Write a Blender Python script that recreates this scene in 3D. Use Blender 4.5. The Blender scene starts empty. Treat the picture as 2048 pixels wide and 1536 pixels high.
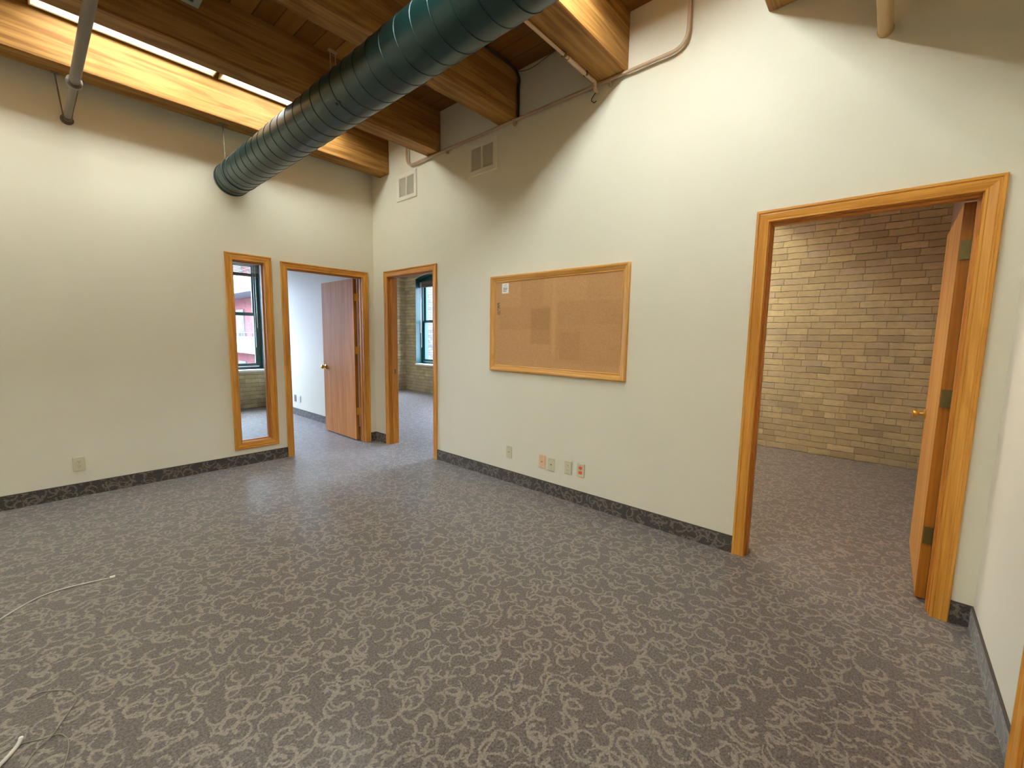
import bpy, bmesh, math, random
from mathutils import Vector, Matrix
random.seed(7)
C = bpy.context.scene.collection
SC = bpy.context.scene
PI = math.pi

def lin(r, g, b):
    f = lambda c: (c/255/12.92) if c/255 <= 0.04045 else ((c/255+0.055)/1.055)**2.4
    return (f(r), f(g), f(b), 1.0)

# ------------------------------------------------------------------ materials
def newmat(name):
    m = bpy.data.materials.new(name); m.use_nodes = True
    nt = m.node_tree; nt.nodes.clear()
    out = nt.nodes.new('ShaderNodeOutputMaterial')
    b = nt.nodes.new('ShaderNodeBsdfPrincipled')
    nt.links.new(b.outputs[0], out.inputs[0])
    return m, nt, b, out
def N(nt, t, **kw):
    n = nt.nodes.new('ShaderNode'+t)
    for k, v in kw.items(): setattr(n, k, v)
    return n
def setin(nt, sock, v):
    if isinstance(v, bpy.types.NodeSocket): nt.links.new(v, sock)
    else: sock.default_value = v
def M(nt, op, a, b=None, c=None, clamp=False):
    n = N(nt, 'Math', operation=op); n.use_clamp = clamp
    setin(nt, n.inputs[0], a)
    if b is not None: setin(nt, n.inputs[1], b)
    if c is not None: setin(nt, n.inputs[2], c)
    return n.outputs[0]
def smooth(nt, v, a, b):
    n = N(nt, 'MapRange', interpolation_type='SMOOTHSTEP')
    setin(nt, n.inputs[0], v); n.inputs[1].default_value = a; n.inputs[2].default_value = b
    n.inputs[3].default_value = 0; n.inputs[4].default_value = 1
    return n.outputs[0]
def mixc(nt, f, a, b, mode='MIX'):
    n = N(nt, 'Mix', data_type='RGBA', blend_type=mode)
    setin(nt, n.inputs[0], f); setin(nt, n.inputs[6], a); setin(nt, n.inputs[7], b)
    return n.outputs[2]
def coords(nt):
    return N(nt, 'TexCoord').outputs['Object']
def mapping(nt, vec, scale=(1,1,1), loc=(0,0,0), rot=(0,0,0)):
    n = N(nt, 'Mapping'); nt.links.new(vec, n.inputs[0])
    n.inputs['Scale'].default_value = scale; n.inputs['Location'].default_value = loc; n.inputs['Rotation'].default_value = rot
    return n.outputs[0]
def noise(nt, vec, scale, detail=2, rough=.5, dist=0):
    n = N(nt, 'TexNoise'); nt.links.new(vec, n.inputs['Vector'])
    n.inputs['Scale'].default_value = scale; n.inputs['Detail'].default_value = detail
    n.inputs['Roughness'].default_value = rough; n.inputs['Distortion'].default_value = dist
    return n.outputs[0]
def bump(nt, b, h, strength=.3, dist=.01):
    n = N(nt, 'Bump'); setin(nt, n.inputs['Height'], h)
    n.inputs['Strength'].default_value = strength; n.inputs['Distance'].default_value = dist
    nt.links.new(n.outputs[0], b.inputs['Normal'])

def plain(name, col, rough=.5, metal=0, noise_amt=.04, scale=20, spec=.5):
    m, nt, b, o = newmat(name)
    v = coords(nt); n = noise(nt, v, scale, 3)
    lo = tuple(c*(1-noise_amt) for c in col[:3])+(1,); hi = tuple(min(1, c*(1+noise_amt)) for c in col[:3])+(1,)
    nt.links.new(mixc(nt, n, lo, hi), b.inputs['Base Color'])
    b.inputs['Roughness'].default_value = rough; b.inputs['Metallic'].default_value = metal
    b.inputs['Specular IOR Level'].default_value = spec
    return m
def paint(name, col):
    m, nt, b, o = newmat(name)
    v = coords(nt); n = noise(nt, v, 3, 3); n2 = noise(nt, v, 160, 2)
    lo = tuple(c*.975 for c in col[:3])+(1,); hi = tuple(min(1, c*1.02) for c in col[:3])+(1,)
    nt.links.new(mixc(nt, n, lo, hi), b.inputs['Base Color'])
    b.inputs['Roughness'].default_value = .55; b.inputs['Specular IOR Level'].default_value = .35
    bump(nt, b, n2, .06, .003)
    return m
def wood(name, dark, light, axis, across=28, along=1.1, rough=.38, ring=.5, coarse=0.0, spec=.4):
    m, nt, b, o = newmat(name)
    v = coords(nt)
    s = [across]*3; s[axis] = along
    v1 = mapping(nt, v, s)
    n1 = noise(nt, v1, 1.0, 6, .6, .6)
    s2 = [across*5]*3; s2[axis] = along*2.2
    n2 = noise(nt, mapping(nt, v, s2), 1.0, 4, .6)
    s3 = [across*.16]*3; s3[axis] = along*.45
    n3 = noise(nt, mapping(nt, v, s3), 1.0, 3, .5, .8)
    rings = M(nt, 'SINE', M(nt, 'MULTIPLY', n3, 70))
    rings = smooth(nt, rings, -.2, 1.0)
    f = M(nt, 'ADD', M(nt, 'MULTIPLY', n1, .65), M(nt, 'MULTIPLY', n2, .35))
    f = smooth(nt, f, .32, .68)
    f = M(nt, 'SUBTRACT', f, M(nt, 'MULTIPLY', rings, ring*.5), clamp=True)
    col = mixc(nt, f, dark, light)
    nt.links.new(col, b.inputs['Base Color'])
    b.inputs['Roughness'].default_value = rough; b.inputs['Specular IOR Level'].default_value = spec
    bump(nt, b, n2, .08+coarse, .002)
    return m

def carpet(name, ax, k=1.0, kc=1.0, coat=0.0):
    """dark taupe loop carpet with lighter comma curls; ax = which local axes are the carpet's plane"""
    m, nt, b, o = newmat(name)
    v = coords(nt)
    sep = N(nt, 'SeparateXYZ'); nt.links.new(v, sep.inputs[0])
    comb = N(nt, 'CombineXYZ'); nt.links.new(sep.outputs[ax[0]], comb.inputs[0]); nt.links.new(sep.outputs[ax[1]], comb.inputs[1])
    p0 = comb.outputs[0]
    # ragged tufts: push the lookup about by a fine and a slow noise
    def warp(p, scale, amt, detail=1):
        n = N(nt, 'TexNoise'); nt.links.new(p, n.inputs['Vector']); n.inputs['Scale'].default_value = scale; n.inputs['Detail'].default_value = detail
        s = N(nt, 'VectorMath', operation='SUBTRACT'); nt.links.new(n.outputs['Color'], s.inputs[0]); s.inputs[1].default_value = (.5,.5,.5)
        sc = N(nt, 'VectorMath', operation='MULTIPLY'); nt.links.new(s.outputs[0], sc.inputs[0]); sc.inputs[1].default_value = (amt, amt, 0)
        a = N(nt, 'VectorMath', operation='ADD'); nt.links.new(p, a.inputs[0]); nt.links.new(sc.outputs[0], a.inputs[1])
        return a.outputs[0]
    slow = warp(p0, 9, .022)
    p = warp(slow, 130, .021, 3)
    total = None
    def layer(cell, rmin, rmax, smin, smax, wid, off, rot):
        pm = mapping(nt, p, (1/cell,)*3, (off, off*1.7, 0), (0, 0, rot))
        vo = N(nt, 'TexVoronoi', voronoi_dimensions='2D', feature='F1'); nt.links.new(pm, vo.inputs['Vector'])
        vo.inputs['Scale'].default_value = 1; vo.inputs['Randomness'].default_value = .62
        d = N(nt, 'VectorMath', operation='SUBTRACT'); nt.links.new(pm, d.inputs[0]); nt.links.new(vo.outputs['Position'], d.inputs[1])
        sx = N(nt, 'SeparateXYZ'); nt.links.new(d.outputs[0], sx.inputs[0])
        rc = N(nt, 'SeparateColor'); nt.links.new(vo.outputs['Color'], rc.inputs[0])
        x = M(nt, 'MULTIPLY', sx.outputs[0], cell); y = M(nt, 'MULTIPLY', sx.outputs[1], cell)
        r = M(nt, 'SQRT', M(nt, 'ADD', M(nt, 'MULTIPLY', x, x), M(nt, 'MULTIPLY', y, y)))
        a = M(nt, 'ARCTAN2', y, x)
        # arc parameter 0..1 from the random start
        t = M(nt, 'FRACT', M(nt, 'ADD', M(nt, 'DIVIDE', a, 2*PI), M(nt, 'MULTIPLY', rc.outputs[0], 3.0)))
        span = M(nt, 'ADD', M(nt, 'MULTIPLY', rc.outputs[1], smax-smin), smin)
        u = M(nt, 'DIVIDE', t, span)                      # 0..1 inside the arc
        flip = M(nt, 'GREATER_THAN', rc.outputs[2], .5)
        u2 = M(nt, 'ABSOLUTE', M(nt, 'SUBTRACT', flip, u))
        inside = M(nt, 'LESS_THAN', u, 1.0)
        R0 = M(nt, 'ADD', M(nt, 'MULTIPLY', M(nt, 'FRACT', M(nt, 'MULTIPLY', rc.outputs[2], 7.3)), rmax-rmin), rmin)
        R = M(nt, 'MULTIPLY', R0, M(nt, 'ADD', .62, M(nt, 'MULTIPLY', u2, .5)))      # spiral: opens as it goes
        w = M(nt, 'MULTIPLY', wid, M(nt, 'ADD', .45, M(nt, 'MULTIPLY', M(nt, 'SUBTRACT', 1.0, u2), .75)))   # comma taper
        e = M(nt, 'DIVIDE', M(nt, 'ABSOLUTE', M(nt, 'SUBTRACT', r, R)), w)
        mk = M(nt, 'SUBTRACT', 1.0, smooth(nt, e, .75, 1.15))
        return M(nt, 'MULTIPLY', mk, inside)
    for args in [(0.102, 0.026, 0.043, 0.45, 0.85, 0.006, 0, 0.2), (0.116, 0.031, 0.05, 0.35, 0.7, 0.0062, 3.3, 1.1), (0.13, 0.036, 0.058, 0.3, 0.6, 0.0062, 7.1, 2.0), (0.122, 0.028, 0.05, 0.35, 0.65, 0.006, 13.9, 0.5), (0.155, 0.05, 0.07, 0.2, 0.42, 0.0062, 17.9, 2.7), (0.175, 0.058, 0.082, 0.18, 0.36, 0.006, 23.1, 1.6)]:
        l = layer(*args)
        total = l if total is None else M(nt, 'MAXIMUM', total, l)
    fine = noise(nt, p0, 120, 4, .8)
    big = noise(nt, p0, 2.2, 2)
    base = mixc(nt, smooth(nt, fine, .34, .66), tuple(c*k for c in lin(62,53,48)[:3])+(1,), tuple(c*k for c in lin(140,124,112)[:3])+(1,))
    curl = mixc(nt, smooth(nt, fine, .25, .75), tuple(c*kc for c in lin(122,109,97)[:3])+(1,), tuple(c*kc for c in lin(180,164,145)[:3])+(1,))
    col = mixc(nt, M(nt, 'MULTIPLY', total, .8), base, curl)
    col = mixc(nt, M(nt, 'MULTIPLY', big, .25), col, mixc(nt, .5, col, (0.02,0.018,0.016,1)))
    nt.links.new(col, b.inputs['Base Color'])
    b.inputs['Roughness'].default_value = .8; b.inputs['Specular IOR Level'].default_value = .3
    b.inputs['Coat Weight'].default_value = coat; b.inputs['Coat Roughness'].default_value = .27; b.inputs['Coat IOR'].default_value = 1.5
    b.inputs['Sheen Weight'].default_value = .25; b.inputs['Sheen Roughness'].default_value = .5
    h = M(nt, 'ADD', M(nt, 'MULTIPLY', fine, .7), M(nt, 'MULTIPLY', total, .5))
    bump(nt, b, h, .55, .006)
    return m

def brick(name, ax, cols, joint, bw=.228, bh=.075, rough=.9):
    """old common brick: every brick its own tone, tight bed joints, row lengths that wander"""
    m, nt, b, o = newmat(name)
    v = coords(nt)
    sep = N(nt, 'SeparateXYZ'); nt.links.new(v, sep.inputs[0])
    comb = N(nt, 'CombineXYZ'); nt.links.new(sep.outputs[ax[0]], comb.inputs[0]); nt.links.new(sep.outputs[ax[1]], comb.inputs[1])
    p = comb.outputs[0]
    n = N(nt, 'TexNoise'); nt.links.new(p, n.inputs['Vector']); n.inputs['Scale'].default_value = 7; n.inputs['Detail'].default_value = 5
    sc_ = N(nt, 'SeparateColor'); nt.links.new(n.outputs['Color'], sc_.inputs[0])
    sp = N(nt, 'SeparateXYZ'); nt.links.new(p, sp.inputs[0])
    x = M(nt, 'ADD', sp.outputs[0], M(nt, 'MULTIPLY', M(nt, 'SUBTRACT', sc_.outputs[0], .5), .03))
    z = M(nt, 'ADD', sp.outputs[1], M(nt, 'MULTIPLY', M(nt, 'SUBTRACT', sc_.outputs[1], .5), .02))
    q = M(nt, 'DIVIDE', z, bh); row = M(nt, 'FLOOR', q); fz = M(nt, 'FRACT', q)
    wr = N(nt, 'TexWhiteNoise', noise_dimensions='1D'); nt.links.new(row, wr.inputs['W'])
    wr2 = N(nt, 'TexWhiteNoise', noise_dimensions='1D'); nt.links.new(M(nt, 'ADD', row, 57.3), wr2.inputs['W'])
    blen = M(nt, 'MULTIPLY', bw, M(nt, 'ADD', .86, M(nt, 'MULTIPLY', wr2.outputs[0], .3)))
    blen = M(nt, 'MULTIPLY', blen, M(nt, 'SUBTRACT', 1.0, M(nt, 'MULTIPLY', M(nt, 'GREATER_THAN', wr.outputs[0], .86), .48)))
    qx = M(nt, 'ADD', M(nt, 'DIVIDE', x, blen), M(nt, 'MULTIPLY', wr.outputs[0], 5.0))
    colm = M(nt, 'FLOOR', qx); fx = M(nt, 'FRACT', qx)
    cc = N(nt, 'CombineXYZ'); nt.links.new(colm, cc.inputs[0]); nt.links.new(row, cc.inputs[1])
    wn = N(nt, 'TexWhiteNoise', noise_dimensions='2D'); nt.links.new(cc.outputs[0], wn.inputs['Vector'])
    rp = N(nt, 'ValToRGB'); rp.color_ramp.interpolation = 'LINEAR'
    el = rp.color_ramp.elements
    while len(el) < len(cols): el.new(.5)
    for i, c in enumerate(cols): el[i].position = i/(len(cols)-1); el[i].color = c
    nt.links.new(wn.outputs[0], rp.inputs[0])
    dz_ = M(nt, 'MULTIPLY', M(nt, 'SUBTRACT', .5, M(nt, 'ABSOLUTE', M(nt, 'SUBTRACT', fz, .5))), bh)
    dx_ = M(nt, 'MULTIPLY', M(nt, 'SUBTRACT', .5, M(nt, 'ABSOLUTE', M(nt, 'SUBTRACT', fx, .5))), blen)
    blot = noise(nt, p, 2.6, 4, .6); blot2 = noise(nt, p, 16, 5, .65); fine = noise(nt, p, 90, 3, .6); joint_n = noise(nt, p, 11, 3, .6)
    jz = M(nt, 'SUBTRACT', 1.0, smooth(nt, dz_, .0012, .0052)); jx = M(nt, 'SUBTRACT', 1.0, smooth(nt, dx_, .001, .0055))
    tint = mixc(nt, smooth(nt, blot2, .42, .62), rp.outputs[0], mixc(nt, .35, rp.outputs[0], cols[0]))
    tint = mixc(nt, M(nt, 'MULTIPLY', smooth(nt, blot, .48, .66), .45), tint, joint)
    tint = mixc(nt, M(nt, 'MULTIPLY', smooth(nt, blot2, .62, .74), .5), tint, mixc(nt, .6, joint, (.75,.7,.62,1)))
    col = mixc(nt, M(nt, 'MULTIPLY', jx, .45), tint, joint)
    dark = mixc(nt, M(nt, 'MULTIPLY', smooth(nt, joint_n, .38, .6), .85), joint, tuple(c*.30 for c in joint[:3])+(1,))
    col = mixc(nt, M(nt, 'MULTIPLY', jz, .9), col, dark)
    col = mixc(nt, M(nt, 'MULTIPLY', fine, .16), col, tuple(c*.5 for c in joint[:3])+(1,))
    nt.links.new(col, b.inputs['Base Color'])
    b.inputs['Roughness'].default_value = rough; b.inputs['Specular IOR Level'].default_value = .2
    h = M(nt, 'SUBTRACT', M(nt, 'ADD', M(nt, 'MULTIPLY', blot2, .6), M(nt, 'ADD', M(nt, 'MULTIPLY', fine, .2), M(nt, 'MULTIPLY', wn.outputs[0], .25))), M(nt, 'MAXIMUM', M(nt, 'MULTIPLY', jz, 1.1), M(nt, 'MULTIPLY', jx, .5)))
    bump(nt, b, h, .8, .012)
    return m
def planks(name, ax_across, width, dark, light, axis):
    m, nt, b, o = newmat(name)
    v = coords(nt)
    sep = N(nt, 'SeparateXYZ'); nt.links.new(v, sep.inputs[0])
    q = M(nt, 'DIVIDE', sep.outputs[ax_across], width)
    idx = M(nt, 'FLOOR', q); fr = M(nt, 'FRACT', q)
    wn = N(nt, 'TexWhiteNoise', noise_dimensions='1D'); nt.links.new(idx, wn.inputs['W'])
    s = [30]*3; s[axis] = 1.2
    g = noise(nt, mapping(nt, v, s), 1, 5, .6, .5)
    f = M(nt, 'ADD', M(nt, 'MULTIPLY', wn.outputs[0], .55), M(nt, 'MULTIPLY', g, .5))
    col = mixc(nt, smooth(nt, f, .15, .95), dark, light)
    gap = M(nt, 'LESS_THAN', M(nt, 'ABSOLUTE', M(nt, 'SUBTRACT', fr, .5)), .47)
    col = mixc(nt, gap, tuple(c*.6 for c in dark[:3])+(1,), col)
    nt.links.new(col, b.inputs['Base Color'])
    b.inputs['Roughness'].default_value = .6; b.inputs['Specular IOR Level'].default_value = .25
    bump(nt, b, M(nt, 'ADD', gap, M(nt, 'MULTIPLY', g, .2)), .5, .006)
    return m
def glassmat(name):
    m, nt, b, o = newmat(name)
    nt.nodes.remove(b)
    tr = N(nt, 'BsdfTransparent'); tr.inputs[0].default_value = (.96,.98,.97,1)
    gl = N(nt, 'BsdfGlossy'); gl.inputs['Roughness'].default_value = .02
    fr = N(nt, 'Fresnel'); fr.inputs[0].default_value = 1.45
    mx = N(nt, 'MixShader'); ge = N(nt, 'NewGeometry'); nt.links.new(M(nt, 'MULTIPLY', fr.outputs[0], M(nt, 'SUBTRACT', 1.0, ge.outputs['Backfacing'])), mx.inputs[0]); nt.links.new(tr.outputs[0], mx.inputs[1]); nt.links.new(gl.outputs[0], mx.inputs[2])
    nt.links.new(mx.outputs[0], o.inputs[0])
    return m
def emit(name, col, strength):
    m, nt, b, o = newmat(name)
    b.inputs['Base Color'].default_value = (.9,.9,.88,1); b.inputs['Roughness'].default_value = .4
    b.inputs['Emission Color'].default_value = col; b.inputs['Emission Strength'].default_value = strength
    return m
def cork(name):
    m, nt, b, o = newmat(name)
    v = coords(nt)
    fine = noise(nt, v, 230, 3, .7); mid = noise(nt, v, 30, 3); big = noise(nt, v, 2.2, 2)
    col = mixc(nt, smooth(nt, fine, .3, .7), lin(176,130,84), lin(206,162,114))
    col = mixc(nt, M(nt, 'MULTIPLY', mid, .2), col, lin(160,112,68))
    # rectangles where sheets of paper kept the cork from fading
    sep = N(nt, 'SeparateXYZ'); nt.links.new(v, sep.inputs[0])
    yy = M(nt, 'MULTIPLY', sep.outputs[1], -1.0); zz = sep.outputs[2]
    def rect(a0, a1, b0, b1):
        def band(q, lo, hi): return M(nt, 'MULTIPLY', smooth(nt, q, lo-.014, lo+.014), M(nt, 'SUBTRACT', 1.0, smooth(nt, q, hi-.014, hi+.014)))
        return M(nt, 'MULTIPLY', band(yy, a0, a1), band(zz, b0, b1))
    for a0, a1, b0, b1, k in [(.42,.63,.20,.50,.22), (.05,.62,.32,.52,.14), (.70,1.30,.36,.55,.14), (.73,.92,.08,.30,.13), (.30,.55,.52,.80,.12), (.97,1.30,.56,.80,.10), (.68,1.3,.05,.36,.10)]:
        col = mixc(nt, M(nt, 'MULTIPLY', rect(a0,a1,b0,b1), k), col, lin(120,78,40))
    col = mixc(nt, M(nt, 'MULTIPLY', rect(.645,.68,.1,.8), .18), col, lin(215,170,120))
    nt.links.new(col, b.inputs['Base Color']); b.inputs['Roughness'].default_value = .85; b.inputs['Specular IOR Level'].default_value = .2
    bump(nt, b, fine, .3, .002)
    return m

OAK_D, OAK_L = lin(184,120,38), lin(222,160,70)
MAT = {}
MAT['wall'] = paint('cream wall paint', lin(232,226,205))
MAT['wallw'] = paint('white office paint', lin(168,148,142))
MAT['ceil'] = paint('white ceiling paint', lin(232,230,224))
MAT['carpet'] = carpet('curl carpet', (0,1), .60, .74, .55)
MAT['cove_x'] = carpet('curl carpet base along x', (0,2), .34, .56)
MAT['cove_y'] = carpet('curl carpet base along y', (1,2), .34, .56)
MAT['bind'] = plain('carpet binding', lin(64,53,46), .9)
for i, a in enumerate('xyz'):
    MAT['oak_'+a] = wood('honey oak '+a, OAK_D, OAK_L, i)
    MAT['jamb_'+a] = wood('oak jamb '+a, lin(168,102,26), lin(204,136,48), i)
MAT['door'] = wood('birch door veneer', lin(206,132,74), lin(230,166,106), 2, 9, .7, .5, .3, 0, .12)
MAT['dooroak'] = wood('oak door veneer', lin(186,130,66), lin(214,160,92), 2, 9, .7, .5, .3, 0, .12)
MAT['dooredge'] = wood('door edge', lin(140,82,14), lin(178,112,30), 2)
MAT['beam'] = wood('fir beam', lin(122,82,34), lin(172,126,68), 0, 16, .55, .6, .55, .1, .2)
MAT['deck'] = planks('fir deck planks', 0, .14, lin(112,72,28), lin(160,116,54), 1)
MAT['bframe_y'] = wood('board frame oak y', lin(190,132,58), lin(224,174,98), 1)
MAT['bframe_z'] = wood('board frame oak z', lin(190,132,58), lin(224,174,98), 2)
MAT['cork'] = cork('cork board')
MAT['brass'] = plain('polished brass', lin(232,190,96), .3, .75, .03)
MAT['oldbrass'] = plain('aged brass', lin(120,110,72), .42, 1, .2, 90)
MAT['duct'] = plain('dark teal duct enamel', lin(17,49,48), .34, .1, .06, 8, .6)
MAT['ductdark'] = plain('dark register', lin(14,22,20), .6)
MAT['steel'] = plain('grey galvanized steel', lin(150,156,150), .45, .6)
MAT['rimgrey'] = plain('dull grey register rim', lin(118,122,112), .6, .2)
MAT['rod'] = plain('dull threaded rod', lin(110,98,80), .5, .5)
MAT['pipe'] = plain('taupe painted pipe', lin(106,92,74), .5)
MAT['pipetan'] = plain('tan painted pipe', lin(190,158,106), .5)
MAT['conduit'] = plain('beige painted conduit', lin(188,158,128), .5)
MAT['cable_dark'] = plain('dark cable', lin(46,34,26), .6)
MAT['wire'] = plain('grey wire', lin(120,112,96), .5)
MAT['white'] = plain('white enamel', lin(240,236,224), .35)
MAT['grille'] = plain('off white grille', lin(236,230,212), .4)
MAT['grilleback'] = plain('dark grille hollow', lin(186,176,150), .7)
MAT['ivory'] = plain('ivory plastic', lin(212,204,172), .35)
MAT['tanpl'] = plain('peach plastic', lin(226,190,150), .35)
MAT['orange'] = plain('orange receptacle', lin(224,92,56), .4)
MAT['slot'] = plain('dark slot', lin(40,34,28), .6)
MAT['greypl'] = plain('grey plastic', lin(150,150,160), .4)
MAT['screw'] = plain('nickel screw', lin(190,186,170), .35, .8)
MAT['green'] = plain('dark green window paint', lin(30,70,66), .35)
MAT['sill'] = plain('white sill', lin(226,220,206), .5)
MAT['slat'] = plain('pale blind slats', lin(214,206,190), .5)
MAT['blindrail'] = plain('brown blind rail', lin(96,84,66), .5)
MAT['cord'] = plain('white cord', lin(232,230,224), .6)
MAT['cablew'] = plain('white data cable', lin(200,193,178), .45)
MAT['glass'] = glassmat('window glass')
LAMP = (.915,1.015,1.05,1)
MAT['tube'] = emit('fluorescent diffuser', LAMP, 24)
MAT['tube_bright'] = emit('fluorescent diffuser, newer tubes', LAMP, 64)  # strength raised for the row past the fourth beam
MAT['tube_fill'] = emit('fluorescent diffuser, older tubes', LAMP, 41)  # for the unseen fill lamps added further left
MAT['tube_office'] = emit('fluorescent diffuser, office', (1.0,.98,.88,1), 98)
MAT['paper'] = plain('white label paper', lin(236,234,224), .7)
MAT['ink'] = plain('grey ink', lin(110,120,120), .8)
MAT['stamp'] = plain('dark stamped ink', lin(86,62,66), .8)
CREAM = [lin(176,159,122), lin(194,176,134), lin(207,188,140), lin(192,175,145), lin(213,196,146), lin(200,183,138), lin(224,207,156)]
CJ = lin(166,152,122)
MAT['brick_x'] = brick('cream brick x', (0,2), CREAM, CJ)
MAT['brick_y'] = brick('cream brick y', (1,2), CREAM, CJ)
OUT = [lin(62,56,50), lin(78,72,64), lin(90,84,76), lin(70,64,60), lin(84,78,68)]
MAT['brickout'] = brick('weathered brick outside', (0,2), OUT, lin(74,70,66))
MAT['redbrick'] = brick('red brick across the street', (1,2), [lin(116,60,60), lin(136,72,72), lin(126,66,66)], lin(130,104,100))
MAT['palegreen'] = plain('pale green balcony panel', lin(112,132,118), .8)
MAT['concrete'] = plain('pale concrete', lin(112,112,116), .8)
MAT['darkglass'] = plain('dark pane', lin(22,24,34), .4)
MAT['asphalt'] = plain('asphalt', lin(84,84,86), .9)

# ------------------------------------------------------------------ builders
def world_loc(o):
    v = Vector((0,0,0))
    while o is not None:
        v += o.location; o = o.parent
    return v
def obj(name, bm, mats, parent=None, smooth_=False, origin=None):
    """links a bmesh (in room coordinates) as ONE mesh object; origin = the object's own base point"""
    me = bpy.data.meshes.new(name)
    base = world_loc(parent) if parent is not None else Vector((0,0,0))
    o = bpy.data.objects.new(name, me)
    if origin is not None: o.location = Vector(origin)-base
    off = base + (o.location if origin is not None else Vector((0,0,0)))
    bmesh.ops.translate(bm, vec=-off, verts=bm.verts)
    bmesh.ops.recalc_face_normals(bm, faces=bm.faces)
    if smooth_:
        for f in bm.faces: f.smooth = True
        for e in bm.edges:
            if len(e.link_faces) == 2 and e.calc_face_angle(0) > .6: e.smooth = False
    bm.to_mesh(me); bm.free()
    for m in (mats if isinstance(mats, (list, tuple)) else [mats]):
        me.materials.append(MAT[m] if isinstance(m, str) else m)
    C.objects.link(o)
    if parent is not None: o.parent = parent
    return o
def thing(name, label, cat, loc, group=None, kind=None):
    o = bpy.data.objects.new(name, None); o.empty_display_size = .1; C.objects.link(o); o.location = loc
    return tag(o, label, cat, group, kind)
def tag(o, label=None, cat=None, group=None, kind=None):
    if label: o['label'] = label
    if cat: o['category'] = cat
    if group: o['group'] = group
    if kind: o['kind'] = kind
    return o
def dup(root, loc, label=None, rotz=None, group=None):
    def cp(o, parent):
        c = o.copy(); C.objects.link(c)
        if parent is not None: c.parent = parent
        for ch in list(o.children): cp(ch, c)
        return c
    r = cp(root, None); r.location = loc
    if rotz is not None: r.rotation_euler = (0,0,rotz)
    if label: r['label'] = label
    if group: r['group'] = group
    return r
def box(bm, x0, x1, y0, y1, z0, z1, bev=0, mat=0, seg=1):
    r = bmesh.ops.create_cube(bm, size=1)
    vs = r['verts']
    for v in vs:
        v.co = Vector(((x0+x1)/2+v.co.x*(x1-x0), (y0+y1)/2+v.co.y*(y1-y0), (z0+z1)/2+v.co.z*(z1-z0)))
    fs = set(f for v in vs for f in v.link_faces)
    for f in fs: f.material_index = mat
    if bev:
        es = set(e for v in vs for e in v.link_edges)
        bmesh.ops.bevel(bm, geom=list(es), offset=bev, segments=seg, affect='EDGES', profile=.5)
    return bm
def nb(): return bmesh.new()
def bxo(*a, **k): return box(nb(), *a, **k)
def tube(bm, pts, r, seg=12, cap=True, mat=0):
    pts = [Vector(p) for p in pts]
    rs = r if isinstance(r, (list, tuple)) else [r]*len(pts)
    rings = []
    n = None
    for i, p in enumerate(pts):
        t = (pts[min(i+1, len(pts)-1)]-pts[max(i-1, 0)]).normalized()
        if n is None:
            n = t.orthogonal().normalized()
        else:
            n = (n - t*n.dot(t)).normalized()
        bnorm = t.cross(n)
        rings.append([bm.verts.new(p+(n*math.cos(2*PI*k/seg)+bnorm*math.sin(2*PI*k/seg))*rs[i]) for k in range(seg)])
    for a, b in zip(rings, rings[1:]):
        for k in range(seg):
            f = bm.faces.new((a[k], a[(k+1)%seg], b[(k+1)%seg], b[k])); f.material_index = mat
    if cap:
        for ring in (rings[0], rings[-1]):
            f = bm.faces.new(ring); f.material_index = mat
    return bm
def lathe(bm, prof, axis, origin, seg=20):
    """prof = [(radius, distance along axis)]"""
    axis = Vector(axis).normalized(); n = axis.orthogonal().normalized(); b = axis.cross(n); origin = Vector(origin)
    rings = []
    for r, h in prof:
        if r < 1e-6: rings.append([bm.verts.new(origin+axis*h)])
        else: rings.append([bm.verts.new(origin+axis*h+(n*math.cos(2*PI*k/seg)+b*math.sin(2*PI*k/seg))*r) for k in range(seg)])
    for a, c in zip(rings, rings[1:]):
        for k in range(seg):
            if len(a) == 1 and len(c) == 1: continue
            if len(a) == 1: bm.faces.new((a[0], c[(k+1)%seg], c[k]))
            elif len(c) == 1: bm.faces.new((a[k], a[(k+1)%seg], c[0]))
            else: bm.faces.new((a[k], a[(k+1)%seg], c[(k+1)%seg], c[k]))
    return bm
def catmull(pts, n=8):
    pts = [Vector(p) for p in pts]; out = []
    P = [pts[0]*2-pts[1]]+pts+[pts[-1]*2-pts[-2]]
    for i in range(1, len(P)-2):
        for k in range(n):
            t = k/n
            out.append(.5*((2*P[i])+(P[i+1]-P[i-1])*t+(2*P[i-1]-5*P[i]+4*P[i+1]-P[i+2])*t*t+(3*P[i]-P[i-1]-3*P[i+1]+P[i+2])*t**3))
    out.append(pts[-1]); return out
def bend(pts, rad, n=6):
    """polyline with rounded corners"""
    pts = [Vector(p) for p in pts]; out = [pts[0]]
    for i in range(1, len(pts)-1):
        a = (pts[i-1]-pts[i]).normalized(); b = (pts[i+1]-pts[i]).normalized()
        p0 = pts[i]+a*rad; p2 = pts[i]+b*rad
        for k in range(n+1):
            t = k/n; out.append(p0*(1-t)**2+pts[i]*2*t*(1-t)+p2*t*t)
    out.append(pts[-1]); return out

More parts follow.
